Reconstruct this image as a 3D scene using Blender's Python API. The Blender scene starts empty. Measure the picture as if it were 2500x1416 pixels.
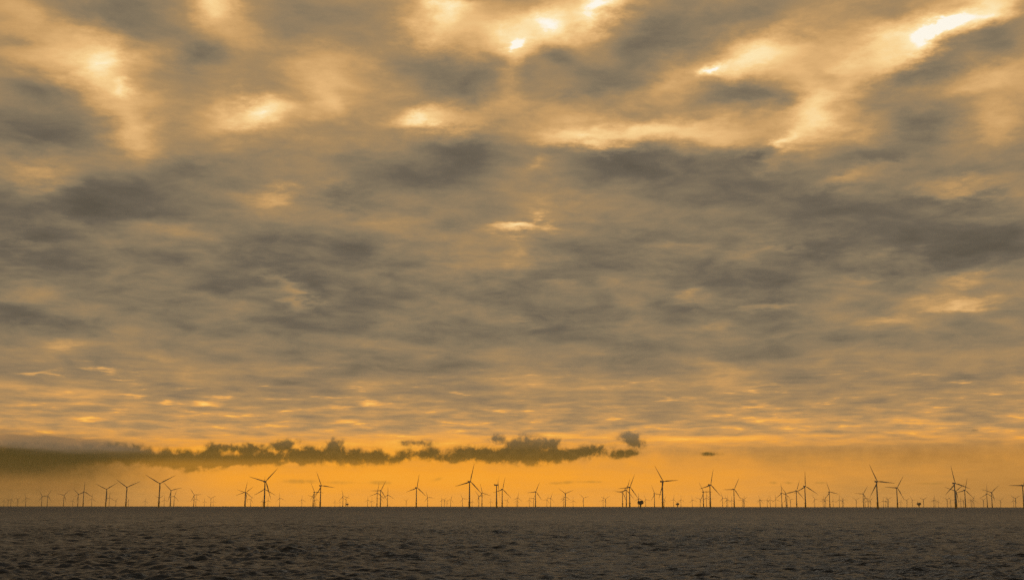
import bpy, bmesh, math, random
import numpy as np
from mathutils import Vector, Matrix

random.seed(7)
S = bpy.context.scene
C = S.collection
PI = math.pi
R = math.radians
REFF = 7.4e6            # earth radius with refraction, metres
CAM_H = 12.0            # eye height above the sea
F = 2950.0              # focal length in units of the frame's 2500 columns
DIP = math.sqrt(2 * CAM_H / REFF)
PITCH = math.atan((528 - F * DIP) / F)
ROLL = R(-0.06)

# ------------------------------------------------------------------ camera
cam_d = bpy.data.cameras.new('camera')
cam = bpy.data.objects.new('camera', cam_d)
C.objects.link(cam)
cam.location = (0, 0, CAM_H)
cam.rotation_mode = 'XYZ'
cam_d.sensor_width = 36
cam_d.lens = 36 * F / 2500
cam_d.clip_start = 0.5
cam_d.clip_end = 200000
M = Matrix.Rotation(PI / 2 + PITCH, 3, 'X') @ Matrix.Rotation(-ROLL, 3, 'Z')
cam.rotation_euler = M.to_euler('XYZ')
S.camera = cam


def bearing(px, py):
    """compass bearing (from +Y towards +X) and elevation of a sight line, radians"""
    v = M @ Vector((px - 1250, 708 - py, -F))
    v.normalize()
    return math.atan2(v.x, v.y), math.asin(v.z)


def sea_z(d):
    return -d * d / (2 * REFF)


def range_of(elev, h):
    """distance at which a point h metres above the sea is seen at this elevation"""
    lo, hi = 300.0, 60000.0
    for _ in range(60):
        mid = (lo + hi) / 2
        e = math.atan2(h + sea_z(mid) - CAM_H, mid)
        if e > elev:
            lo = mid
        else:
            hi = mid
    return (lo + hi) / 2


# ------------------------------------------------------------------ helpers
def srgb(r, g, b):
    def f(c):
        c /= 255.0
        return c / 12.92 if c <= 0.04045 else ((c + 0.055) / 1.055) ** 2.4
    return (f(r), f(g), f(b), 1.0)


class NT:
    def __init__(self, tree):
        self.t = tree

    def n(self, kind, **kw):
        nd = self.t.nodes.new(kind)
        for k, v in kw.items():
            setattr(nd, k, v)
        return nd

    def put(self, nd, **ins):
        for k, v in ins.items():
            key = int(k[1:]) if k[0] == 'i' and k[1:].isdigit() else k.replace('_', ' ')
            s = nd.inputs[key]
            if hasattr(v, 'is_linked') or isinstance(v, bpy.types.NodeSocket):
                self.t.links.new(v, s)
            else:
                s.default_value = v
        return nd

    def math(self, op, a, b=0.0, c=0.0, clamp=False):
        nd = self.n('ShaderNodeMath', operation=op, use_clamp=clamp)
        self.put(nd, i0=a, i1=b)
        if len(nd.inputs) > 2:
            self.put(nd, i2=c)
        return nd.outputs[0]

    def vmath(self, op, a, b=(0, 0, 0)):
        nd = self.n('ShaderNodeVectorMath', operation=op)
        self.put(nd, i0=a, i1=b)
        return nd

    def smooth(self, v, lo, hi, a=0.0, b=1.0):
        nd = self.n('ShaderNodeMapRange', interpolation_type='SMOOTHSTEP')
        self.put(nd, i0=v, i1=lo, i2=hi, i3=a, i4=b)
        return nd.outputs[0]

    def ramp(self, v, stops, interp='LINEAR'):
        nd = self.n('ShaderNodeValToRGB')
        cr = nd.color_ramp
        cr.interpolation = interp
        while len(cr.elements) > 1:
            cr.elements.remove(cr.elements[-1])
        for i, (p, c) in enumerate(stops):
            e = cr.elements[0] if i == 0 else cr.elements.new(p)
            e.position = p
            e.color = c if len(c) == 4 else (c[0], c[1], c[2], 1)
        self.put(nd, i0=v)
        return nd.outputs[0]

    def mix(self, f, a, b):
        nd = self.n('ShaderNodeMix', data_type='RGBA')
        self.put(nd, i0=f, i6=a, i7=b)
        return nd.outputs[2]

    def noise(self, vec, scale, detail=3, rough=0.5, dist=0.0, col=False):
        nd = self.n('ShaderNodeTexNoise')
        self.put(nd, Vector=vec, Scale=scale, Detail=detail, Roughness=rough, Distortion=dist)
        return nd.outputs[1 if col else 0]


def material(name, color, rough=0.5, metal=0.0, grime=0.12, scale=0.4, spec=0.5):
    m = bpy.data.materials.new(name)
    m.use_nodes = True
    t = NT(m.node_tree)
    b = m.node_tree.nodes['Principled BSDF']
    tc = t.n('ShaderNodeTexCoord')
    nz = t.noise(tc.outputs['Object'], scale, 5, 0.6)
    dark = tuple(c * (1 - 2 * grime) for c in color[:3]) + (1,)
    lite = tuple(min(1, c * (1 + grime)) for c in color[:3]) + (1,)
    t.put(b, Base_Color=t.mix(t.smooth(nz, 0.3, 0.7), dark, lite), Roughness=rough, Metallic=metal)
    b.inputs['Specular IOR Level'].default_value = spec
    return m


MAT = {
    'paint': material('turbine_grey_paint', (0.55, 0.56, 0.55), 0.55, spec=0.2, grime=0.06),
    'blade': material('blade_gelcoat', (0.40, 0.41, 0.41), 0.5, spec=0.2, grime=0.05),
    'yellow': material('yellow_foundation_paint', (0.62, 0.42, 0.03), 0.6, spec=0.2, grime=0.2),
    'red': material('red_nacelle_marking', (0.16, 0.02, 0.015), 0.6, spec=0.2),
    'steel': material('dark_steel', (0.07, 0.07, 0.07), 0.6, spec=0.3),
    'module': material('substation_cladding', (0.16, 0.18, 0.18), 0.6, spec=0.2),
}


def finish(bm, name, mat, smooth=True):
    me = bpy.data.meshes.new(name)
    bmesh.ops.recalc_face_normals(bm, faces=bm.faces)
    bm.to_mesh(me)
    bm.free()
    me.materials.append(mat)
    for p in me.polygons:
        p.use_smooth = smooth
    if smooth and hasattr(me, 'set_sharp_from_angle'):
        me.set_sharp_from_angle(angle=R(35))
    return me


def lathe(bm, prof, seg=20, axis='Z', cap=True):
    rings = []
    for r, z in prof:
        ring = []
        for i in range(seg):
            a = 2 * PI * i / seg
            if axis == 'Z':
                p = (r * math.cos(a), r * math.sin(a), z)
            else:
                p = (r * math.cos(a), z, r * math.sin(a))
            ring.append(bm.verts.new(p))
        rings.append(ring)
    for a, b in zip(rings, rings[1:]):
        for i in range(seg):
            bm.faces.new((a[i], a[(i + 1) % seg], b[(i + 1) % seg], b[i]))
    if cap:
        bm.faces.new(rings[0])
        bm.faces.new(rings[-1])


def tube(bm, a, b, r, seg=8):
    a, b = Vector(a), Vector(b)
    d = (b - a).normalized()
    u = d.orthogonal().normalized()
    v = d.cross(u)
    rings = []
    for p in (a, b):
        rings.append([bm.verts.new(p + r * (math.cos(2 * PI * i / seg) * u + math.sin(2 * PI * i / seg) * v)) for i in range(seg)])
    for i in range(seg):
        bm.faces.new((rings[0][i], rings[0][(i + 1) % seg], rings[1][(i + 1) % seg], rings[1][i]))
    bm.faces.new(rings[0])
    bm.faces.new(rings[1])


def box(bm, x0, x1, y0, y1, z0, z1, bev=0.0, taper=1.0):
    """box; its bottom is scaled by taper"""
    t = bmesh.ops.create_cube(bm, size=1.0)
    vs = t['verts']
    cx, cy = (x0 + x1) / 2, (y0 + y1) / 2
    for v in vs:
        s = taper if v.co.z < 0 else 1.0
        v.co = Vector((cx + v.co.x * (x1 - x0) * s, cy + v.co.y * (y1 - y0) * s, (z0 + z1) / 2 + v.co.z * (z1 - z0)))
    if bev:
        es = list({e for v in vs for e in v.link_edges})
        bmesh.ops.bevel(bm, geom=es, offset=bev, segments=2, affect='EDGES')


# ------------------------------------------------------------------ turbine meshes (metres, base at sea level)
HUB_Z = 84.0
HUB_Y = -5.6
BLADE = 60.0


def foundation_mesh():
    bm = bmesh.new()
    lathe(bm, [(2.75, -14), (2.75, 5), (2.65, 5.2), (2.65, 19.2)], 24)
    for sx in (-1, 1):                                   # boat landing fenders and ladder
        tube(bm, (sx * 0.9, -3.5, -3), (sx * 0.9, -3.5, 9), 0.25)
        tube(bm, (sx * 0.9, -2.5, 8.6), (sx * 0.9, -3.5, 8.6), 0.15)
        tube(bm, (sx * 0.9, -2.5, 1.6), (sx * 0.9, -3.5, 1.6), 0.15)
        tube(bm, (sx * 0.35, -2.95, 0), (sx * 0.35, -2.95, 19.4), 0.06, 5)
    for k in range(24):
        tube(bm, (-0.35, -2.95, 0.5 + k * 0.8), (0.35, -2.95, 0.5 + k * 0.8), 0.04, 5)
    tube(bm, (-2.9, 0.8, -4), (-2.9, 0.8, 17), 0.18)     # cable tube
    return finish(bm, 'foundation', MAT['yellow'])


def platform_mesh():
    bm = bmesh.new()
    lathe(bm, [(2.2, 19.2), (4.6, 19.45), (4.6, 19.8), (2.2, 19.8)], 24, cap=False)
    for i in range(16):
        a = 2 * PI * i / 16
        c, s = math.cos(a), math.sin(a)
        tube(bm, (4.5 * c, 4.5 * s, 19.7), (4.5 * c, 4.5 * s, 20.95), 0.05, 5)
        a2 = 2 * PI * (i + 1) / 16
        for h in (20.4, 20.95):
            tube(bm, (4.5 * c, 4.5 * s, h), (4.5 * math.cos(a2), 4.5 * math.sin(a2), h), 0.045, 5)
        if i % 4 == 0:
            tube(bm, (2.5 * c, 2.5 * s, 17.4), (4.3 * c, 4.3 * s, 19.4), 0.12, 6)
    box(bm, -5.9, -4.0, -0.9, 0.9, 19.3, 19.78)
    tube(bm, (-4.9, 0, 19.7), (-4.9, 0, 22.2), 0.14)     # davit crane
    tube(bm, (-4.9, 0, 22.2), (-6.4, -0.4, 22.9), 0.12)
    return finish(bm, 'platform', MAT['steel'])


def tower_mesh():
    bm = bmesh.new()
    lathe(bm, [(2.45, 19.6), (2.45, 20.2), (2.35, 20.3), (2.1, 42), (2.14, 42.05), (2.14, 42.3), (2.09, 42.35),
               (1.85, 62), (1.88, 62.05), (1.88, 62.3), (1.84, 62.35), (1.6, 81.8)], 28)
    return finish(bm, 'tower', MAT['paint'])


def band_mesh():
    bm = bmesh.new()
    lathe(bm, [(2.2, 30.8), (2.36, 30.9), (2.36, 33.2), (2.16, 33.3)], 28, cap=False)
    return finish(bm, 'tower_band', MAT['steel'])


def door_mesh():
    bm = bmesh.new()
    box(bm, -0.45, 0.45, -2.48, -2.2, 20.2, 22.3, 0.05)
    return finish(bm, 'door', MAT['steel'])


def nacelle_mesh():
    bm = bmesh.new()
    secs = [(-3.9, 1.65, 1.7), (-3.0, 2.05, 2.15), (0.0, 2.2, 2.4), (5.0, 2.2, 2.4), (8.4, 2.1, 2.25), (9.1, 1.7, 1.8)]
    rings = []
    for y, w, h in secs:
        ring = []
        for i in range(20):
            a = 2 * PI * i / 20
            c, s = math.cos(a), math.sin(a)
            k = (abs(c) ** 5 + abs(s) ** 5) ** (-1 / 5)
            ring.append(bm.verts.new((w * c * k, y, 83.85 + h * s * k)))
        rings.append(ring)
    for a, b in zip(rings, rings[1:]):
        for i in range(20):
            bm.faces.new((a[i], a[(i + 1) % 20], b[(i + 1) % 20], b[i]))
    bm.faces.new(rings[0])
    bm.faces.new(rings[-1])
    lathe(bm, [(1.75, 81.0), (1.75, 82.2)], 24)
    tube(bm, (0.6, 6.6, 85.8), (0.6, 6.6, 88.2), 0.07, 6)
    tube(bm, (-0.1, 6.6, 88.0), (1.3, 6.6, 88.0), 0.05, 6)
    return finish(bm, 'nacelle', MAT['paint'])


def hoist_mesh():
    bm = bmesh.new()
    box(bm, -2.2, 2.2, 4.8, 9.9, 86.35, 86.6)
    for x in (-2.1, 2.1):
        for k in range(6):
            tube(bm, (x, 4.9 + k * 0.97, 86.2), (x, 4.9 + k * 0.97, 87.4), 0.06, 5)
        tube(bm, (x, 4.9, 87.4), (x, 9.8, 87.4), 0.07, 5)
        tube(bm, (x, 4.9, 86.8), (x, 9.8, 86.8), 0.05, 5)
    tube(bm, (-2.1, 9.8, 87.4), (2.1, 9.8, 87.4), 0.07, 5)
    tube(bm, (-2.1, 9.8, 86.8), (2.1, 9.8, 86.8), 0.05, 5)
    return finish(bm, 'hoist_platform', MAT['red'])


def hub_mesh():
    bm = bmesh.new()
    lathe(bm, [(1.35, 1.75), (1.7, 1.3), (1.75, 0.0), (1.6, -1.2), (1.15, -2.1), (0.55, -2.6), (0.1, -2.75)], 24, axis='Y')
    for k in range(3):
        a = 2 * PI * k / 3
        tube(bm, (0, 0, 0), (1.95 * math.sin(a), 0, 1.95 * math.cos(a)), 1.12, 18)
    return finish(bm, 'hub', MAT['paint'])


def blade_mesh():
    bm = bmesh.new()
    st = [(1.5, 2.1, 1.0, 14), (3.5, 2.1, 1.0, 14), (7, 2.7, .62, 13), (11, 3.6, .36, 12), (15, 3.75, .28, 10), (21, 3.3, .24, 8),
          (29, 2.7, .21, 5), (38, 2.1, .19, 3), (47, 1.55, .17, 1.5), (54, 1.05, .16, .5), (58, .7, .15, 0), (60, .2, .15, 0)]
    rings = []
    N = 14
    for z, ch, th, tw in st:
        ring = []
        cone = -math.sin(R(2.0)) * z - 1.6 * (z / 60) ** 2 * 0.3
        for i in range(N):
            a = 2 * PI * i / N
            c, s = math.cos(a), math.sin(a)
            x = ch * 0.5 * c
            y = ch * th * 0.5 * s
            if th < 0.9:
                y *= (0.75 + 0.45 * c * 0.8)
                x -= ch * 0.18
            t = R(tw)
            xx = x * math.cos(t) - y * math.sin(t)
            yy = x * math.sin(t) + y * math.cos(t)
            ring.append(bm.verts.new((xx, yy + cone, z)))
        rings.append(ring)
    for a, b in zip(rings, rings[1:]):
        for i in range(N):
            bm.faces.new((a[i], a[(i + 1) % N], b[(i + 1) % N], b[i]))
    bm.faces.new(rings[0])
    bm.faces.new(rings[-1])
    return finish(bm, 'blade', MAT['blade'])


MESH = dict(foundation=foundation_mesh(), platform=platform_mesh(), tower=tower_mesh(), band=band_mesh(), door=door_mesh(),
            nacelle=nacelle_mesh(), hoist=hoist_mesh(), hub=hub_mesh(), blade=blade_mesh())


def link(name, me, parent=None, loc=(0, 0, 0), rot=(0, 0, 0)):
    o = bpy.data.objects.new(name, me)
    C.objects.link(o)
    o.location = loc
    o.rotation_euler = rot
    if parent:
        o.parent = parent
    return o


def turbine(px, py, theta, yaw, label, group):
    az, el = bearing(px, py)
    d = range_of(el, HUB_Z)
    az -= math.sin(R(yaw)) * -HUB_Y / d
    root = bpy.data.objects.new('wind_turbine', None)
    C.objects.link(root)
    root.empty_display_size = 5
    root.location = (d * math.sin(az), d * math.cos(az), sea_z(d))
    root.rotation_euler = (0, 0, -az + R(yaw))
    root['label'] = label
    root['category'] = 'wind turbine'
    root['group'] = group
    near = d < 8000
    fo = link('foundation', MESH['foundation'], root)
    if near:
        link('platform', MESH['platform'], fo)
    tw = link('tower', MESH['tower'], root)
    if near:
        link('tower_band', MESH['band'], tw)
        link('door', MESH['door'], tw)
    na = link('nacelle', MESH['nacelle'], root)
    if near:
        link('hoist_platform', MESH['hoist'], na)
    hb = link('hub', MESH['hub'], root, (0, HUB_Y, HUB_Z), (R(-5), 0, 0))
    for k in range(3):
        link('blade', MESH['blade'], hb, (0, 0, 0), (0, R(theta + 120 * k), 0))
    return root, d


# hub position in the photograph, clock angle of one blade, yaw, label, short name when used as a landmark
T = [
 # left third
 (10, 1222, 20, 15), (20.5, 1221, 75, 15), (27.5, 1218.6, 20, 15), (43.5, 1218, 50, 15), (64, 1215.4, 345, 15),
 (103, 1211.5, 335, 10), (117, 1209.6, 28, 10), (156.8, 1208.3, 43, 10), (178, 1222, 10, 10),
 (192, 1205.8, 314, 15), (205.4, 1199.6, 2, 15), (224.6, 1217, 5, 10),
 (260.5, 1194, 57, 4, 'smallest of the three big Y-shaped turbines at the left', 'smallest big Y-shaped turbine'),
 (267.5, 1214, 5, 10), (283, 1221.5, 40, 10),
 (310.4, 1189, 65, 12, 'middle-sized of the three big Y-shaped turbines, left blade steeper than the right', 'middle big Y-shaped turbine'),
 (314, 1220, 90, 10), (354.8, 1223, 10, 10),
 (390.6, 1180, 61, 4, 'tallest dark turbine with its blades in a wide Y, under the left cloud bank', 'tallest Y-shaped turbine'),
 (389, 1215.4, 298, 10), (401.5, 1220, 0, 10), (418, 1196.8, 75, 10), (425.8, 1210.9, 20, 10),
 (474.5, 1207.7, 87, 10), (479, 1217.3, 5, 10), (499.5, 1223.5, 0, 10), (515.4, 1216, 63, 10), (521, 1223.5, 0, 10),
 (599, 1200.6, 10, 8), (600.2, 1202.6, 50, 8), (612.7, 1218.6, 30, 10),
 (648.8, 1175, 44, 24, 'tall dark turbine with a shorter turbine lined up behind its tower', 'tall turbine overlapping a shorter one'),
 (646.2, 1193.6, 0, 10, 'shorter turbine lined up behind the tower of a tall one, one blade upright', None),
 (640.5, 1223, 10, 10), (654.6, 1221, 0, 10), (683.4, 1215.4, 352, 20), (737.5, 1219, 0, 20),
 (771.7, 1218.6, 355, 20), (764.6, 1212, 44, 20), (768.5, 1201, 334, 30),
 (785, 1185.3, 337, 32, 'tall turbine in front of two smaller ones, its right blade nearly level', 'tall turbine in front of two smaller ones'),
 (817.8, 1225, 0, 10), (830, 1226, 0, 10), (838, 1210.9, 347, 20), (844.6, 1218, 45, 20), (898, 1219.8, 0, 20), (908, 1222.4, 0, 20),
 (921.8, 1203, 9, 20), (929.8, 1216.6, 30, 20),
 (930.4, 1197, 28, 22, 'largest turbine of a crowded trio with its left blade level', 'trio with a level left blade'),
 (947, 1207.7, 1, 20), (991.9, 1221.8, 50, 20),
 (1018.4, 1190, 11, 30, 'thin turbine standing alone, left of the tallest central turbine', 'lone turbine left of the tallest central one'),
 (1044.6, 1213.2, 340, 20), (1078.6, 1221, 0, 20), (1085.2, 1219.8, 48, 20), (1091.6, 1223.7, 60, 20), (1100.7, 1218.6, 22, 20),
 (1129.5, 1216.6, 335, 20),
 (1148.6, 1175.3, 15, 30, 'tallest central turbine, one blade nearly upright and one pointing left', 'tallest central turbine'),
 (1153, 1224, 0, 20), (1169.7, 1211, 322, 20), (1177.8, 1203.2, 347, 24), (1198, 1223.7, 0, 20),
 (1216, 1183.4, 52, 84, 'turbine seen edge-on with its boxy nacelle sticking out left of the rotor', 'edge-on turbine'),
 (1227.5, 1194.2, 14, 30, 'smaller turbine close behind the edge-on one', None),
 (1238.4, 1221, 30, 20), (1260.8, 1222, 0, 20), (1264.4, 1215, 8, 20), (1292.8, 1220.5, 8, 20), (1303.4, 1215.4, 25, 20),
 (1308.5, 1200, 24, 26, 'slim mid-distance turbine with its left blade level, right of the edge-on pair', 'slim turbine right of the edge-on pair'),
 (1335.4, 1219.6, 28, 20), (1344.6, 1215.4, 22, 20), (1376, 1218, 350, 20), (1381, 1212, 5, 20), (1380.5, 1204.5, 67, 15),
 (1399.4, 1222, 0, 20), (1424.6, 1215, 74, 15), (1472.6, 1220, 10, 20), (1478.4, 1217.5, 55, 15),
 # around the large substation
 (1520.5, 1201.7, 40, 20, 'rearmost and leftmost turbine of the trio beside the large substation', None),
 (1530, 1196.4, 20, 26, 'middle turbine of the trio beside the large substation', None),
 (1538.4, 1189, 24, 28, 'front turbine of the trio beside the large substation', 'front turbine of the substation trio'),
 (1559.5, 1216, 0, 20), (1576.4, 1219, 340, 20), (1598.6, 1204.7, 337, 34),
 (1619.7, 1175, 326, 40, 'tallest turbine right of the large substation, with a dark nacelle and level right blade', 'tallest turbine by the large substation'),
 (1622, 1219, 30, 20), (1644.6, 1218.6, 10, 20), (1662.6, 1219.6, 0, 20), (1690.3, 1219.8, 350, 20), (1709.5, 1218, 50, 20),
 (1718.2, 1200.4, 330, 36), (1724.9, 1215, 5, 20),
 (1735.5, 1183.4, 15, 40, 'tall turbine overlapping a smaller one, one blade up and one pointing left', 'tall turbine overlapping a smaller left neighbour'),
 (1734, 1218, 80, 20), (1764.3, 1215, 340, 20), (1774.2, 1219.6, 340, 20), (1777, 1220.5, 0, 20), (1786.7, 1221, 0, 20),
 (1793, 1194, 28, 30, 'turbine by itself with a level left blade, right of the overlapping pair', 'solitary turbine with a level left blade'),
 (1812.3, 1220.5, 30, 20), (1815.3, 1218.6, 60, 20), (1818, 1221, 0, 20), (1855, 1219.8, 345, 20), (1856.5, 1220.6, 20, 20),
 (1873.2, 1219.8, 28, 20), (1880.6, 1219, 0, 20), (1894, 1218.6, 355, 20),
 (1909.2, 1203.2, 356, 32), (1919.7, 1204.5, 320, 30), (1922, 1218.6, 0, 20), (1930.2, 1219.2, 315, 20),
 (1945.3, 1197.8, 20, 30, 'turbine whose left blade meets the rotor of its smaller neighbour', None),
 (1966.4, 1186.8, 2, 28, 'tall turbine with one blade exactly upright, largest of a row of four', 'tall turbine with an exactly upright blade'),
 (1989.2, 1218.6, 335, 20), (2009.5, 1220.5, 10, 20), (2012.5, 1218.6, 40, 20), (2015.7, 1219.6, 350, 20),
 (2026, 1200.4, 343, 32, 'mid-distance turbine with nacelle to the left, between two of the tallest', 'mid-distance turbine with nacelle to the left'),
 (2034, 1222, 0, 20), (2049.3, 1219, 0, 20), (2056.4, 1221.5, 30, 20), (2058.6, 1219.8, 330, 20), (2090.3, 1219.8, 300, 20),
 (2107.8, 1205, 33, 22), (2111.7, 1215.4, 340, 20), (2118.7, 1221.8, 0, 20), (2120.5, 1222.4, 30, 20), (2124.8, 1220.8, 50, 20),
 (2142.4, 1175.2, 335, 32, 'tallest turbine of the right side, its right blade reaching a smaller turbine', 'tallest right-hand turbine'),
 (2156.8, 1221.6, 0, 20), (2162.4, 1222.4, 20, 20), (2166.4, 1221.6, 0, 20), (2168.5, 1218.4, 60, 20),
 (2190.7, 1190.4, 33, 30, 'smaller turbine touched by the right blade of the tallest right-hand turbine', 'smaller turbine touched by a long blade'),
 (2199.5, 1224, 10, 20), (2213.9, 1220.8, 50, 20), (2227.5, 1220, 330, 20), (2254.4, 1219, 60, 20),
 (2279.5, 1220.5, 10, 20), (2282.7, 1220, 0, 20), (2291, 1225, 0, 20), (2312.3, 1219, 300, 20), (2321, 1220, 330, 20),
 (2332.3, 1179.5, 349, 34, 'tall turbine at the right with another rotor showing behind its tower', 'tall turbine with a rotor behind its tower'),
 (2334, 1198.4, 51, 8, 'turbine hidden behind the tower of a tall right-hand turbine, blades in a Y', None),
 (2345.6, 1221.6, 0, 20), (2352, 1221, 300, 20),
 (2356.5, 1196, 16, 30, 'right-hand turbine touched by the blade of the tall one to its left', 'right-hand turbine touched by a blade'),
 (2370.5, 1222.4, 0, 20), (2372.8, 1220.8, 40, 20), (2377.6, 1220, 10, 20), (2400.8, 1220, 300, 20),
 (2410, 1204.8, 3, 30), (2421.3, 1201.6, 47, 22), (2442.4, 1221.6, 50, 20), (2474.4, 1221.6, 0, 20), (2479, 1216, 60, 20),
 (2498.4, 1184.5, 30, 30, 'tall turbine cut off by the right edge, its left blade level', 'turbine cut off by the right edge'),
]
ORD = ['first', 'second', 'third', 'fourth', 'fifth', 'sixth', 'seventh', 'eighth', 'ninth', 'tenth', 'eleventh', 'twelfth']
T.sort(key=lambda t: t[0])


def pose(th):
    t = th % 120
    if t > 108 or t < 12:
        return 'one blade upright'
    if 48 < t < 72:
        return 'blades in a Y'
    if t <= 48:
        return 'a blade leaning right'
    return 'a blade leaning left'


land, cf, cm = None, 0, 0
first_land = next(t for t in T if len(t) > 5 and t[5])
lead = [t for t in T if t[0] < first_land[0]]
for t in T:
    px, py, th, yaw = t[:4]
    if len(t) > 4:
        lab = t[4]
        if t[5]:
            land, cf, cm = t[5], 0, 0
    else:
        far = py > 1213
        kind = 'faint distant turbine' if far else 'mid-distance turbine'
        if far:
            cf += 1
        else:
            cm += 1
        o = ORD[(cf if far else cm) - 1]
        where = 'right of the ' + land if land else 'from the left edge'
        lab = '%s, %s %s' % (kind, o, where)
        if len((lab + ' with ' + pose(th)).split()) <= 16:
            lab = '%s with %s, %s %s' % (kind, pose(th), o, where)
    grp = 'faint wind turbines on the horizon' if py > 1213 else 'wind turbines of the offshore wind farm'
    turbine(px, py, th, yaw, lab, grp)


# ------------------------------------------------------------------ substations
def sub_meshes():
    out = {}
    bm = bmesh.new()
    lathe(bm, [(3.1, -12), (3.1, 6), (2.9, 6.3), (2.9, 13.2)], 24)
    for sx in (-1, 1):
        tube(bm, (sx * 1.0, -3.7, -3), (sx * 1.0, -3.7, 9), 0.25)
        tube(bm, (sx * 2.4, -1.6, -6), (sx * 2.4, -2.2, 12.8), 0.3)
    out['foundation'] = finish(bm, 'foundation', MAT['yellow'])
    bm = bmesh.new()
    box(bm, -7.5, 7.5, -6.5, 6.5, 12.8, 16.6, 0.0, 0.5)
    for sx in (-1, 1):
        for sy in (-1, 1):
            tube(bm, (sx * 2.2, sy * 2.0, 11.5), (sx * 6.5, sy * 6.0, 17.0), 0.4)
    out['underframe'] = finish(bm, 'underframe', MAT['steel'], False)
    bm = bmesh.new()
    box(bm, -9.6, 9.2, -7.5, 7.5, 17.0, 21.4, 0.15)
    box(bm, -10.0, 10.2, -8.2, 8.2, 21.8, 25.6, 0.15)
    box(bm, -9.0, 10.3, -7.8, 7.8, 26.0, 30.4, 0.15)
    for k in range(6):
        x = -8.2 + k * 3.3
        box(bm, x, x + 1.6, -8.05, -7.4, 27.0, 29.6)
        box(bm, x, x + 1.9, -7.9, -7.4, 17.8, 20.6)
        box(bm, x, x + 1.3, -8.5, -8.0, 22.4, 25.0)
    out['topside'] = finish(bm, 'topside', MAT['module'], False)
    bm = bmesh.new()
    for z, w, dd in ((16.6, 11.0, 8.6), (21.4, 11.8, 9.6), (25.6, 10.8, 9.2), (30.4, 10.9, 8.8)):
        box(bm, -w, w, -dd, dd, z, z + 0.4)
        for x0, y0, x1, y1 in ((-w, -dd, w, -dd), (w, -dd, w, dd), (w, dd, -w, dd), (-w, dd, -w, -dd)):
            tube(bm, (x0, y0, z + 1.5), (x1, y1, z + 1.5), 0.06, 5)
            for k in range(8):
                f = k / 8
                x, y = x0 + (x1 - x0) * f, y0 + (y1 - y0) * f
                tube(bm, (x, y, z + 0.3), (x, y, z + 1.5), 0.05, 5)
    out['deck'] = finish(bm, 'deck', MAT['steel'], False)
    bm = bmesh.new()
    tube(bm, (-9.0, -5, 30.8), (-9.0, -5, 38.6), 0.75, 12)
    box(bm, -10.2, -7.9, -6.0, -4.0, 37.0, 39.3, 0.1)
    tube(bm, (-9.2, -5.6, 38.8), (-11.6, -5.9, 43.0), 0.2)
    out['crane'] = finish(bm, 'crane', MAT['steel'])
    bm = bmesh.new()
    for dy, dz in ((-5.4, 38.5), (-4.6, 38.5), (-5.0, 39.3)):
        tube(bm, (-8.8, dy, dz), (4.0, dy + (-5 - dy) * .7, 38.9), 0.2, 6)
    for k in range(8):
        x = -8 + k * 1.5
        tube(bm, (x, -5.35, 38.55), (x + .75, -5.0, 39.25), 0.1, 5)
        tube(bm, (x + .75, -5.0, 39.25), (x + 1.5, -4.65, 38.55), 0.1, 5)
    out['crane_boom'] = finish(bm, 'crane_boom', MAT['yellow'])
    bm = bmesh.new()
    box(bm, 1.0, 5.2, -1, 4.5, 30.8, 33.4, 0.1)
    box(bm, 6.4, 9.2, -4, 1, 30.8, 32.6, 0.1)
    out['roof_unit'] = finish(bm, 'roof_unit', MAT['module'], False)
    bm = bmesh.new()
    tube(bm, (7.8, 5, 30.8), (7.8, 5, 37.5), 0.12, 6)
    tube(bm, (7.1, 5, 36.4), (8.5, 5, 36.4), 0.08, 6)
    out['mast'] = finish(bm, 'mast', MAT['steel'])
    for k, me_ in out.items():
        if k != 'foundation':
            for v in me_.vertices:
                v.co.z = 12.5 + (v.co.z - 12.8) * 0.8
    return out


SUB = sub_meshes()


def substation(px, d, label, rz=0.0):
    az, _ = bearing(px, 1232)
    root = bpy.data.objects.new('substation', None)
    C.objects.link(root)
    root.location = (d * math.sin(az), d * math.cos(az), sea_z(d))
    root.rotation_euler = (0, 0, -az + R(rz))
    root['label'] = label
    root['category'] = 'substation'
    root['group'] = 'offshore substation platforms'
    for k in ('foundation', 'underframe', 'topside', 'deck', 'roof_unit', 'mast'):
        link(k, SUB[k], root)
    cr = link('crane', SUB['crane'], root)
    link('crane_boom', SUB['crane_boom'], cr)


substation(1563.6, 4800, 'large dark substation platform with a yellow crane boom, nearest of its kind', 10)
substation(1654.2, 9300, 'small substation platform right of the tallest turbine by the large substation', 50)
substation(2243.5, 7800, 'second largest substation platform, far to the right between faint turbines', 20)
substation(847.5, 12000, 'faintest substation platform, half sunk on the horizon at left of centre', 35)


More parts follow.
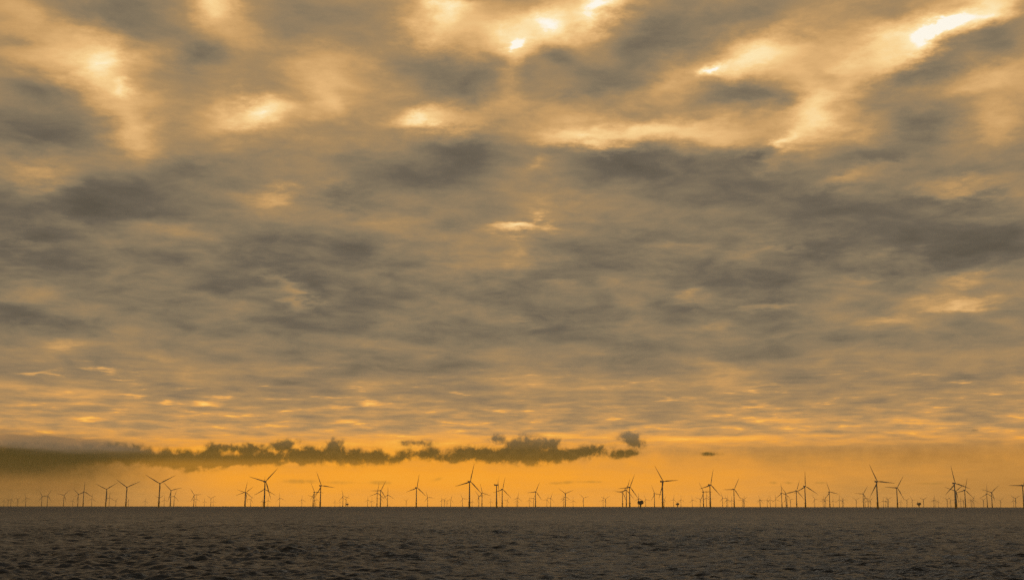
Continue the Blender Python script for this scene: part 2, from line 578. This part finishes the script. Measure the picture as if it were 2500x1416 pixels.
# ------------------------------------------------------------------ sea
def build_sea():
    rng = np.random.default_rng(3)
    rr = [8.0]
    while rr[-1] < 22000:
        r = rr[-1]
        if r < 150:
            k = 0.05
        elif r < 700:
            k = 0.0019
        elif r < 3200:
            k = 0.0024
        elif r < 6000:
            k = 0.009
        else:
            k = 0.03
        rr.append(r * (1 + k))
    rr = np.array(rr)
    fa = np.linspace(R(-27), R(27), 1500)
    ba = np.linspace(R(27), R(333), 121)[1:-1]
    aa = np.concatenate([fa, ba])
    nr, na = len(rr), len(aa)
    rg, ag = np.meshgrid(rr, aa, indexing='ij')
    x = rg * np.sin(ag)
    y = rg * np.cos(ag)
    z = -rg * rg / (2 * REFF)
    dr = np.gradient(rr)[:, None] * np.ones((1, na))
    fine = (np.arange(na) < 1500)[None, :]
    cell = np.where(fine, np.maximum(dr, rg * R(54) / 1500), rg * R(306) / 120)
    # patches of wind: slow modulation of the chop
    mod = 1 + 0.28 * np.sin(x / 37 + 1.3 + 1.7 * np.sin(y / 83)) * np.sin(y / 61 + .4 + 1.3 * np.sin(x / 97))
    h = np.zeros_like(z)
    nw = 64
    lam = np.geomspace(1.2, 22, nw)
    wind = R(195)                                     # the sea runs towards and across the eye
    for L in lam:
        a = wind + rng.normal(0, R(27))
        k = 2 * PI / L
        amp = 0.0178 * L ** 0.8 * (1 if L < 7 else (7 / L) ** 0.95)
        ph = rng.uniform(0, 2 * PI)
        w = np.clip((L / cell - 2.2) / 2.5, 0, 1)
        s = np.sin(k * (x * math.sin(a) + y * math.cos(a)) + ph + 0.8 * np.sin((x * math.cos(a) - y * math.sin(a)) * k * 0.23 + ph * 3))
        h += w * amp * (np.exp(s * 0.9) - 1.2) * 0.85     # peaked crests, flat troughs
    z += h * mod * np.clip((rg - 20) / 60, 0, 1)
    co = np.stack([x, y, z], -1).reshape(-1, 3)
    co = np.vstack([co, [[0, 0, 0]]])
    i = np.arange(nr - 1)[:, None]
    j = np.arange(na)[None, :]
    jn = (j + 1) % na
    q = np.stack([i * na + j, i * na + jn, (i + 1) * na + jn, (i + 1) * na + j], -1).reshape(-1, 4)
    tri_j = np.arange(na)
    tris = np.stack([np.full(na, nr * na), (tri_j + 1) % na, tri_j], -1)
    me = bpy.data.meshes.new('sea')
    nq, nt = len(q), len(tris)
    me.vertices.add(len(co))
    me.vertices.foreach_set('co', co.astype(np.float32).ravel())
    me.loops.add(nq * 4 + nt * 3)
    me.loops.foreach_set('vertex_index', np.concatenate([q[:, ::-1].ravel(), tris[:, ::-1].ravel()]).astype(np.int32))
    me.polygons.add(nq + nt)
    ls = np.concatenate([np.arange(nq) * 4, nq * 4 + np.arange(nt) * 3]).astype(np.int32)
    me.polygons.foreach_set('loop_start', ls)
    me.update(calc_edges=True)
    me.polygons.foreach_set('use_smooth', np.ones(nq + nt, dtype=bool))
    o = bpy.data.objects.new('sea', me)
    C.objects.link(o)
    o['kind'] = 'structure'
    m = bpy.data.materials.new('sea_water')
    m.use_nodes = True
    t = NT(m.node_tree)
    b = m.node_tree.nodes['Principled BSDF']
    tc = t.n('ShaderNodeTexCoord')
    mp = t.n('ShaderNodeMapping')
    t.put(mp, Vector=tc.outputs['Object'], Rotation=(0, 0, R(12)), Scale=(0.36, 1.0, 1.0))
    n1 = t.noise(mp.outputs[0], 0.9, 4, 0.6, 0.6)
    n2 = t.noise(mp.outputs[0], 0.16, 4, 0.55, 0.4)
    hsum = t.math('ADD', t.math('MULTIPLY', n1, 0.34), t.math('MULTIPLY', n2, 2.6))
    bp = t.n('ShaderNodeBump')
    t.put(bp, Strength=SEA_BUMP, Distance=1.0, Height=hsum)
    # ripples too small to be modelled widen the reflection more and more with distance
    dist = t.vmath('LENGTH', tc.outputs['Object']).outputs['Value']
    rough = t.smooth(dist, 150.0, 3200.0, 0.24, 0.50)
    big = t.noise(tc.outputs['Object'], 0.011, 3, 0.5)
    t.put(b, Base_Color=t.mix(big, (0.058, 0.074, 0.100, 1), (0.088, 0.096, 0.114, 1)),
          Roughness=rough, IOR=1.33, Normal=bp.outputs[0])
    b.inputs['Specular IOR Level'].default_value = 0.085
    me.materials.append(m)


SEA_BUMP = 1.0
build_sea()

# ------------------------------------------------------------------ haze
bm = bmesh.new()
HB = 24000
SIGMA = 3.3e-5
box(bm, -HB, HB, -HB, HB, -80, 175)
me = finish(bm, 'haze', MAT['steel'], False)
me.materials.clear()
hz = bpy.data.objects.new('haze', me)
C.objects.link(hz)
hz['kind'] = 'stuff'
m = bpy.data.materials.new('haze_air')
m.use_nodes = True
nt = m.node_tree
nt.nodes.clear()
om = nt.nodes.new('ShaderNodeOutputMaterial')
pv = nt.nodes.new('ShaderNodeVolumePrincipled')
pv.inputs['Color'].default_value = (0.98, 0.86, 0.62, 1)
pv.inputs['Density'].default_value = SIGMA
pv.inputs['Anisotropy'].default_value = 0.6
nt.links.new(pv.outputs[0], om.inputs['Volume'])
me.materials.append(m)

# ------------------------------------------------------------------ sky (world)
SUN_AZ, SUN_EL = R(9), R(54)
W = bpy.data.worlds.new('World')
S.world = W
W.use_nodes = True
W.node_tree.nodes.clear()
t = NT(W.node_tree)
DEG = 180 / PI
tc = t.n('ShaderNodeTexCoord')
d0 = tc.outputs['Generated']
sep = t.n('ShaderNodeSeparateXYZ')
t.put(sep, Vector=d0)
dx, dy, dz = sep.outputs
zc = t.math('MAXIMUM', dz, 0.0)
den = t.math('ADD', zc, 0.11)
plane = t.n('ShaderNodeCombineXYZ')
t.put(plane, X=t.math('DIVIDE', dx, den), Y=t.math('DIVIDE', dy, den))
P = plane.outputs[0]
azd = t.math('MULTIPLY', t.math('ARCTAN2', dx, dy), DEG)
eld = t.math('MULTIPLY', t.math('ARCSINE', dz), DEG)
ae = t.n('ShaderNodeCombineXYZ')
t.put(ae, X=azd, Y=eld)
AE = ae.outputs[0]
# swirl the sight coordinates a little so that every cloud has a ragged outline
wn = t.noise(P, 4.2, 6, 0.66, 0.0, True)
wv = t.vmath('SUBTRACT', wn, (0.5, 0.5, 0.5)).outputs[0]
wamp = t.smooth(eld, 0.5, 13.0, 0.10, 1.0)
wsc = t.n('ShaderNodeVectorMath', operation='SCALE')
t.put(wsc, i0=t.vmath('MULTIPLY', wv, (4.6, 3.2, 0)).outputs[0], Scale=wamp)
AEW = t.vmath('ADD', AE, wsc.outputs[0]).outputs[0]

PX = DEG / F


def blob_sum(vec, blobs, start):
    acc = start
    for (x, y, rx, ry, rot, amp) in blobs:
        a, e = bearing(x, y)
        c, n = math.cos(R(rot)), math.sin(R(rot))
        sx, sy = 1 / (rx * PX), 1 / (ry * PX)
        d = t.vmath('SUBTRACT', vec, (a * DEG, e * DEG, 0)).outputs[0]
        u = t.vmath('DOT_PRODUCT', d, (c * sx, n * sx, 0)).outputs['Value']
        v = t.vmath('DOT_PRODUCT', d, (-n * sy, c * sy, 0)).outputs['Value']
        r2 = t.math('MULTIPLY_ADD', u, u, t.math('MULTIPLY', v, v))
        g = t.math('POWER', 0.22, r2)
        acc = t.math('MULTIPLY_ADD', g, amp, acc)
    return acc


# thinner and thicker places of the cloud sheet: x, y, half width, half height, tilt, brightness
BLOBS = [
 # bright openings, upper left
 (238, 150, 40, 45, 0, .22), (230, 160, 130, 75, -20, .22), (295, 218, 26, 18, 15, .22), (330, 350, 60, 60, -45, .16),
 (285, 290, 70, 40, -50, .08), (60, 50, 120, 50, -10, .12), (40, 130, 90, 35, -5, .08), (528, 8, 50, 30, 0, .26), (540, 50, 110, 50, -30, .12),
 (75, 430, 110, 32, -4, .14), (60, 440, 60, 25, 0, .05),
 (630, 290, 75, 24, 8, .30), (640, 305, 140, 45, 3, .10), (790, 255, 50, 50, -50, .14), (840, 180, 130, 80, -10, .08),
 (1035, 290, 55, 17, 8, .26), (1120, 285, 150, 30, 6, .16), (880, 350, 90, 25, 10, .08), (700, 465, 75, 18, 12, .16), (800, 425, 70, 18, 5, .08),
 (600, 360, 200, 30, 2, .05),
 # upper right brilliance
 (1470, 15, 42, 30, 30, .36), (1440, 35, 170, 50, 25, .16), (1370, 45, 45, 25, 0, .18), (1300, 70, 100, 35, 25, .18), (1235, 108, 26, 10, 25, .34),
 (1070, 20, 50, 35, 30, .25), (1110, 0, 60, 20, 0, .22), (1040, 75, 60, 40, 0, .12), (1160, 60, 120, 60, 0, .08), (1240, 150, 40, 50, 0, .15),
 (1230, 85, 60, 25, 20, .10),
 (1745, 165, 32, 13, 20, .34), (1830, 135, 85, 30, 15, .22), (1900, 115, 190, 70, 12, .15), (1640, 225, 90, 30, 15, .12), (1980, 180, 110, 40, -20, .08),
 (2290, 75, 60, 20, 25, .40), (2400, 25, 150, 30, 24, .26), (2230, 90, 130, 40, 25, .20), (2110, 140, 90, 35, 22, .16), (2350, 60, 200, 40, 22, .10),
 (1925, 350, 22, 22, 0, .24), (1960, 320, 60, 40, 45, .16), (2010, 265, 45, 40, 50, .14), (1990, 300, 130, 80, 35, .12), (2130, 265, 80, 45, 0, .07),
 (1430, 345, 105, 26, -8, .22), (1600, 325, 120, 22, 2, .20), (1520, 330, 230, 48, 0, .12), (1760, 345, 80, 22, 0, .12), (1370, 280, 60, 60, -50, .08),
 (1750, 300, 160, 35, 0, .06), (1250, 240, 60, 40, -20, .06),
 (2390, 200, 110, 28, 15, .12), (2440, 330, 70, 50, 10, .14), (2100, 425, 130, 18, 12, .12), (2350, 455, 110, 14, 0, .13), (2030, 440, 60, 15, -5, .08),
 (1880, 412, 50, 10, 12, .08), (1310, 408, 40, 15, 5, .10), (1290, 450, 60, 40, 0, .06),
 (1250, 40, 260, 70, 12, .15), (1100, 60, 110, 60, 0, .08), (1330, 90, 120, 40, 20, .10), (1900, 130, 230, 60, 12, .10), (1650, 330, 320, 45, 0, .10), (2250, 100, 260, 50, 24, .07),
 (1990, 290, 110, 70, 45, .08), (620, 225, 300, 60, 0, .03), (250, 190, 150, 90, -30, .04), (800, 230, 120, 70, 0, .02), (1030, 300, 150, 40, 5, .06), (2420, 300, 120, 90, 0, .06),
 (640, 300, 130, 50, 3, .06), (1450, 240, 60, 30, 0, .05),
 # mid sky
 (1270, 553, 62, 15, 0, .30), (1260, 560, 110, 40, 0, .09), (1270, 635, 35, 30, 0, .10), (1090, 570, 170, 26, -12, .08), (1150, 640, 100, 25, 0, .06),
 (1400, 580, 160, 22, -6, .06), (1640, 600, 110, 12, -10, .07), (1880, 615, 110, 10, 0, .07), (400, 555, 110, 20, -8, .07), (70, 630, 80, 26, 10, .11),
 (690, 710, 70, 14, -35, .10), (750, 735, 60, 8, -10, .07), (1385, 678, 60, 12, 0, .09), (1690, 735, 36, 13, 0, .14), (1870, 745, 70, 10, 0, .12),
 (2350, 740, 80, 16, 0, .20), (2350, 684, 55, 14, -3, .14), (2300, 710, 220, 60, 0, .07), (1765, 798, 35, 12, 0, .10), (2170, 772, 50, 12, 0, .12),
 (2110, 680, 60, 8, 0, .06), (1270, 790, 40, 12, 0, .09), (150, 845, 30, 14, 0, .10), (2000, 640, 100, 10, 0, .04),
 # low sky glints
 (240, 900, 40, 6, 0, .20), (80, 910, 32, 6, 5, .20), (300, 930, 40, 5, 0, .14), (500, 985, 28, 5, 0, .26), (405, 976, 14, 4, 0, .18),
 (215, 1022, 34, 5, 0, .22), (290, 1000, 22, 4, 0, .12), (840, 990, 30, 4, 0, .12), (895, 985, 22, 5, 0, .22), (830, 1030, 40, 5, 8, .14),
 (470, 1006, 20, 3, 0, .12), (1840, 987, 45, 5, 0, .16), (1900, 1027, 60, 5, 0, .12), (2230, 1033, 50, 5, 0, .14), (1640, 972, 60, 4, 0, .08),
 (1760, 1070, 260, 9, 0, .12), (1300, 1065, 260, 10, 0, .10), (950, 1075, 300, 12, 0, .08), (1880, 938, 70, 5, 0, .08), (140, 960, 200, 25, 0, .03),
 (700, 1090, 300, 10, 0, .10), (480, 1096, 160, 8, 0, .12), (950, 1110, 560, 24, 0, .10), (1000, 1160, 560, 50, 0, .05), (1250, 1092, 400, 10, 0, .08),
 # dark masses
 (120, 270, 130, 90, -25, -.17), (60, 340, 130, 40, 0, -.07), (60, 85, 70, 16, 0, -.08), (270, 30, 180, 40, -5, -.12), (470, 145, 85, 32, -3, -.17),
 (420, 210, 180, 60, 0, -.03), (720, 60, 130, 80, 0, -.12), (880, 60, 100, 80, -20, -.10), (1060, 165, 130, 55, -15, -.17), (1170, 190, 80, 30, 0, -.05),
 (1360, 140, 80, 35, -10, -.20), (1280, 200, 60, 30, 0, -.08), (1440, 215, 110, 35, 0, -.15), (1580, 120, 120, 80, 30, -.18), (1730, 50, 160, 50, 12, -.15),
 (1830, 225, 110, 36, -8, -.20), (2010, 55, 110, 40, -10, -.10), (2170, 30, 90, 35, 0, -.14), (2020, 195, 50, 25, -50, -.10), (2200, 190, 130, 40, 15, -.14),
 (2330, 130, 200, 35, 20, -.13), (2450, 100, 60, 50, 20, -.12), (2250, 290, 80, 45, -20, -.10), (2350, 250, 90, 25, 15, -.06), (2150, 370, 170, 40, 20, -.11),
 (1120, 360, 120, 40, -5, -.15), (1060, 420, 180, 40, 0, -.10), (1480, 395, 200, 36, -3, -.17), (1850, 385, 60, 14, 5, -.12), (1420, 450, 150, 40, 10, -.08),
 (200, 490, 200, 50, 6, -.15), (480, 420, 170, 40, -10, -.10), (50, 590, 120, 50, -8, -.15), (240, 520, 100, 30, -20, -.06), (840, 470, 130, 30, -8, -.15),
 (700, 540, 180, 40, 0, -.04), (1700, 500, 180, 40, 8, -.07), (2080, 520, 200, 60, 0, -.13), (2350, 500, 110, 26, 0, -.17), (2300, 580, 260, 50, 0, -.15),
 (2450, 610, 120, 40, 8, -.08), (750, 650, 180, 50, -10, -.08), (380, 640, 260, 40, -8, -.06), (100, 780, 200, 30, -22, -.08), (20, 720, 80, 35, -30, -.06),
 (750, 690, 60, 26, -35, -.07), (900, 620, 120, 20, 0, -.05), (640, 770, 80, 16, 0, -.04), (1450, 660, 140, 24, 0, -.05), (1400, 790, 110, 30, 0, -.05),
 (1800, 700, 150, 28, 0, -.07), (1560, 830, 120, 20, 0, -.06), (2100, 830, 200, 30, 0, -.06), (1750, 860, 140, 16, 0, -.05), (2260, 760, 100, 16, 0, -.06),
 (620, 590, 260, 40, -4, -.07), (300, 700, 180, 30, -10, -.05), (1650, 430, 200, 40, 4, -.06), (1250, 720, 160, 24, 0, -.04), (500, 800, 120, 22, -4, -.05), (1950, 560, 200, 50, 0, -.06), (1050, 830, 220, 40, 0, -.05), (830, 870, 200, 18, 0, -.06), (700, 930, 90, 8, 0, -.06), (350, 880, 100, 14, -8, -.06), (1000, 900, 140, 14, 0, -.05),
 (1850, 960, 160, 8, 0, -.05), (2250, 980, 200, 8, 0, -.04), (1380, 1028, 100, 7, 0, -.05), (560, 970, 120, 10, 0, -.02),
]
cloudn = t.noise(P, 3.0, 5, 0.5, 0.5)
cloudf = t.noise(P, 8.0, 8, 0.63, 0.4)
cellw = t.noise(P, 2.2, 4, 0.55, 0.0, True)
cellp = t.vmath('ADD', P, t.vmath('MULTIPLY', t.vmath('SUBTRACT', cellw, (0.5, 0.5, 0.5)).outputs[0], (0.55, 0.55, 0)).outputs[0]).outputs[0]
vor = t.n('ShaderNodeTexVoronoi', feature='SMOOTH_F1')
t.put(vor, Vector=cellp, Scale=2.5, Smoothness=0.6)
cells = vor.outputs['Distance']
streak_v = t.n('ShaderNodeCombineXYZ')
t.put(streak_v, X=t.math('MULTIPLY', azd, 0.5), Y=t.math('MULTIPLY', eld, 3.6))
streak = t.noise(streak_v.outputs[0], 1.0, 5, 0.58, 0.15)
roll_v = t.n('ShaderNodeCombineXYZ')
t.put(roll_v, X=t.math('MULTIPLY', azd, 0.36), Y=t.math('MULTIPLY', eld, 1.15), Z=3.7)
roll = t.noise(roll_v.outputs[0], 1.0, 7, 0.57, 0.4)
base = t.ramp(t.math('DIVIDE', eld, 30.0, clamp=True), [
    (0.0, (.66, .66, .66)), (.035, (.665, .665, .665)), (.075, (.645, .645, .645)), (.095, (.63, .63, .63)), (.12, (.60, .60, .60)),
    (.16, (.555, .555, .555)), (.22, (.495, .495, .495)), (.28, (.448, .448, .448)), (.38, (.445, .445, .445)), (.50, (.475, .475, .475)), (.62, (.53, .53, .53)),
    (.78, (.555, .555, .555)), (1.0, (.50, .50, .50))])
bsep = t.n('ShaderNodeSeparateColor')
t.put(bsep, i0=base)
# the ramp holds plain numbers
tv = bsep.outputs[0]
amp1 = t.smooth(eld, 4.0, 13.0, 0.02, 0.26)
ampr = t.math('MULTIPLY', t.smooth(eld, 3.0, 7.0, 0.08, 0.32), t.smooth(eld, 9.0, 16.0, 1.0, 0.2))
amp2 = t.smooth(eld, 4.0, 13.0, 0.03, 0.22)
amp3 = t.math('MULTIPLY', t.smooth(eld, 2.4, 3.0, 0.04, 0.44), t.smooth(eld, 3.5, 7.5, 1.0, 0.06))
tv = t.math('MULTIPLY_ADD', t.math('SUBTRACT', cloudn, 0.5), amp1, tv)
tv = t.math('MULTIPLY_ADD', t.math('SUBTRACT', cloudf, 0.5), amp2, tv)
tv = t.math('MULTIPLY_ADD', t.math('SUBTRACT', streak, 0.5), amp3, tv)
tv = t.math('MULTIPLY_ADD', t.math('SUBTRACT', roll, 0.5), ampr, tv)
glint = t.math('MULTIPLY', t.math('MAXIMUM', t.math('SUBTRACT', streak, 0.615), 0.0), t.math('MULTIPLY', t.smooth(eld, 2.6, 3.2), t.smooth(eld, 4.4, 7.5, 1.5, 0.0)))
tv = t.math('ADD', tv, glint)
BLOBS = [(x, y, rx * 1.25, ry * 1.3, rot, amp * (0.85 if y < 500 else 0.95)) if amp > 0 and y < 870 else
         (x, y, rx * 1.1, ry * 1.15, rot, amp * (0.85 if amp < 0 else 1)) for x, y, rx, ry, rot, amp in BLOBS]
tv = t.math('MULTIPLY_ADD', t.math('SUBTRACT', cells, 0.42), t.math('MULTIPLY', t.smooth(eld, 3.2, 7.0, 0.0, 0.19), t.smooth(eld, 12.0, 20.0, 1.0, 0.55)), tv)
tv = blob_sum(AEW, BLOBS, tv)
# left end and right end of the glow under the sheet are duller
ledge = t.math('MULTIPLY', t.smooth(eld, 2.55, 2.85, 1.0, 0.0), t.smooth(eld, 1.2, 2.5))
tv = t.math('MULTIPLY_ADD', t.math('MULTIPLY', ledge, t.math('MULTIPLY_ADD', t.noise(AE, 0.7, 4, 0.6), 1.4, -0.2)), -0.13, tv)
low = t.smooth(eld, 0.0, 3.5, 1.0, 0.0)
side = t.math('ADD', t.math('MULTIPLY', t.smooth(azd, -24, -11, 1.0, 0.0), 0.25), t.math('MULTIPLY', t.smooth(azd, 5, 24, 0.0, 1.0), 0.15))
tv = t.math('SUBTRACT', tv, t.math('MULTIPLY', side, low))

hi_col = t.ramp(tv, [
    (0.10, srgb(70, 62, 50)), (0.28, srgb(92, 83, 68)), (0.37, srgb(107, 96, 79)), (0.45, srgb(132, 116, 90)), (0.50, srgb(147, 125, 93)), (0.57, srgb(168, 136, 92)),
    (0.64, srgb(200, 156, 98)), (0.74, srgb(232, 184, 120)), (0.84, srgb(250, 210, 144)), (0.94, srgb(255, 232, 180)), (1.0, srgb(255, 248, 232))])
mid_col = t.ramp(tv, [
    (0.10, srgb(50, 42, 30)), (0.28, srgb(84, 72, 54)), (0.38, srgb(108, 94, 72)), (0.48, srgb(143, 118, 87)), (0.56, srgb(172, 136, 90)),
    (0.64, srgb(210, 155, 88)), (0.72, srgb(240, 168, 76)), (0.82, srgb(255, 190, 84)), (1.0, srgb(255, 215, 110))])
low_col = t.ramp(tv, [
    (0.10, srgb(45, 36, 10)), (0.30, srgb(90, 68, 24)), (0.40, srgb(124, 90, 40)), (0.48, srgb(160, 112, 52)), (0.56, srgb(194, 136, 62)),
    (0.63, srgb(226, 152, 58)), (0.70, srgb(247, 161, 40)), (0.80, srgb(253, 176, 52)), (1.0, srgb(255, 205, 90))])
col = t.mix(t.smooth(eld, 3.2, 8.5), mid_col, hi_col)
col = t.mix(t.smooth(eld, 2.0, 3.6), low_col, col)

# low ragged cumulus in front of the glow
cn = t.noise(AE, 1.7, 6, 0.6, 0.3)
cn2 = t.noise(AE, 3.2, 4, 0.6, 0.0)
CUM = [
 (120, 1108, 230, 22, 0, 1.0), (300, 1106, 50, 18, 0, .7), (400, 1120, 65, 16, 0, .8), (455, 1130, 65, 18, 0, .8), (515, 1112, 28, 24, 0, 1.0),
 (590, 1096, 50, 13, 0, .8), (690, 1086, 38, 13, 12, .8), (650, 1120, 90, 15, 3, .95), (560, 1128, 60, 10, 0, .6), (760, 1112, 55, 18, 0, 1.0), (818, 1096, 24, 24, 0, 1.0),
 (890, 1116, 66, 18, 4, 1.0), (968, 1122, 26, 10, 10, .7), (1030, 1108, 45, 13, 4, .8), (1020, 1080, 42, 8, 0, .65), (1085, 1120, 34, 11, 0, .7),
 (1140, 1104, 45, 15, 0, .9), (1208, 1070, 20, 11, 0, .65), (1215, 1112, 70, 16, 0, 1.0), (1280, 1092, 52, 27, 0, 1.05), (1330, 1116, 60, 14, 8, .9),
 (1420, 1106, 66, 15, 10, 1.0), (1350, 1080, 26, 14, 0, .5), (1538, 1068, 28, 14, 0, .85), (1558, 1084, 18, 10, 0, .6), (1525, 1106, 40, 10, 10, .85),
 (1735, 1108, 28, 5, 0, .5), (2385, 1050, 16, 5, 0, .25),
]
cs = blob_sum(AE, [(x, y, rx * 1.12, ry * 1.18, ro, am) for x, y, rx, ry, ro, am in CUM], 0.0)
near_c = t.smooth(cs, 0.02, 0.30)
rough_c = t.math('ADD', t.math('MULTIPLY', t.math('SUBTRACT', cn, 0.5), 2.2), t.math('MULTIPLY', t.math('SUBTRACT', cn2, 0.5), 0.8))
cs = t.math('MULTIPLY_ADD', rough_c, near_c, cs)
cmask = t.smooth(cs, 0.0, 0.72, 0.0, 0.95)
ccol = t.ramp(t.math('DIVIDE', eld, 5.0, clamp=True), [
    (0.36, srgb(160, 110, 30)), (0.42, srgb(104, 78, 24)), (0.50, srgb(84, 68, 29)), (0.57, srgb(102, 84, 52)), (0.66, srgb(126, 106, 78))])
ccol = t.mix(t.math('MULTIPLY', t.smooth(cn2, 0.36, 0.74), 0.2), ccol, srgb(150, 112, 48))
col = t.mix(cmask, col, ccol)
# bank at the left: dark flat shelf, veil trailing below it, grey hump above it
BANK = [(60, 1108, 360, 24, 0, 1.0), (40, 1135, 400, 34, -2, .7), (60, 1175, 430, 50, -4, .42)]
bs = blob_sum(AE, BANK, t.math('MULTIPLY', t.math('SUBTRACT', cn, 0.5), 0.3))
bm_ = t.smooth(bs, 0.1, 1.1, 0.0, 0.95)
bcut = t.smooth(t.math('MULTIPLY_ADD', cn, 0.35, eld), 2.85, 3.12, 1.0, 0.0)
col = t.mix(t.math('MULTIPLY', bm_, bcut), col, srgb(72, 58, 20))
HUMP = [(80, 1078, 260, 24, -4, .9), (250, 1086, 150, 12, -4, .4)]
hs = blob_sum(AEW, HUMP, 0.0)
col = t.mix(t.smooth(hs, 0.05, 0.9, 0.0, 0.8), col, srgb(122, 101, 76))
# faint smudges low over the horizon
SM = [(730, 1175, 55, 8, 0, .8), (830, 1178, 60, 8, 0, .6), (930, 1178, 40, 8, 0, .8), (1065, 1170, 25, 7, 15, .6), (1370, 1178, 50, 6, 3, .8), (1450, 1176, 40, 5, 0, .7),
      (1887, 1178, 14, 5, 0, .8), (1925, 1178, 18, 5, 0, .8), (2004, 1178, 20, 4, 0, .8), (2270, 1180, 50, 4, 0, .7)]
ss = t.math('MULTIPLY', blob_sum(AE, SM, 0.0), t.math('MULTIPLY_ADD', cn2, 1.6, 0.2))
col = t.mix(t.smooth(ss, 0.2, 0.9, 0.0, 0.42), col, srgb(150, 112, 40))
# unseen sky behind and overhead is dimmed to keep sea and turbines dark
front = t.smooth(dy, 0.0, 0.88, 0.50, 1.0)
zen = t.smooth(dz, 0.41, 0.62, 1.0, 0.24)
fz = t.math('MULTIPLY', front, zen)
cm_ = t.n('ShaderNodeVectorMath', operation='SCALE')
# the sky beyond the haze box is brighter than what is left of it after the haze
boost = t.math('POWER', math.e, t.math('MULTIPLY', t.math('MINIMUM', t.math('DIVIDE', 163.0, t.math('MAXIMUM', dz, 0.001)), float(HB)), SIGMA * 0.78))
t.put(cm_, i0=col, Scale=t.math('MULTIPLY', fz, boost))

bg = t.n('ShaderNodeBackground')
t.put(bg, Color=cm_.outputs[0], Strength=1.0)
sky = t.n('ShaderNodeTexSky', sky_type='NISHITA')
sky.sun_disc = False
sky.sun_elevation = SUN_EL
sky.sun_rotation = SUN_AZ
sky.dust_density = 4.0
bg2 = t.n('ShaderNodeBackground')
t.put(bg2, Color=sky.outputs[0], Strength=0.05)
mx = t.n('ShaderNodeMixShader')
t.put(mx, i0=0.03, i1=bg.outputs[0], i2=bg2.outputs[0])
W.cycles.sampling_method = 'MANUAL'
W.cycles.sample_map_resolution = 512
out = t.n('ShaderNodeOutputWorld')
t.put(out, Surface=mx.outputs[0])

# ------------------------------------------------------------------ sun behind the cloud sheet
sd = bpy.data.lights.new('sun', 'SUN')
sd.energy = 0.5
sd.angle = R(30)
sd.color = (1.0, 0.86, 0.66)
so = bpy.data.objects.new('sun', sd)
C.objects.link(so)
sv = Vector((math.sin(SUN_AZ) * math.cos(SUN_EL), math.cos(SUN_AZ) * math.cos(SUN_EL), math.sin(SUN_EL)))
so.rotation_euler = sv.to_track_quat('Z', 'Y').to_euler()
so.location = sv * 500

S.view_settings.view_transform = 'Standard'
S.view_settings.look = 'None'
S.view_settings.gamma = 1
S.view_settings.exposure = 0
S.view_settings.use_curve_mapping = False
S.cycles.use_denoising = False
S.cycles.max_bounces = 4
S.cycles.volume_bounces = 0
S.cycles.caustics_reflective = False
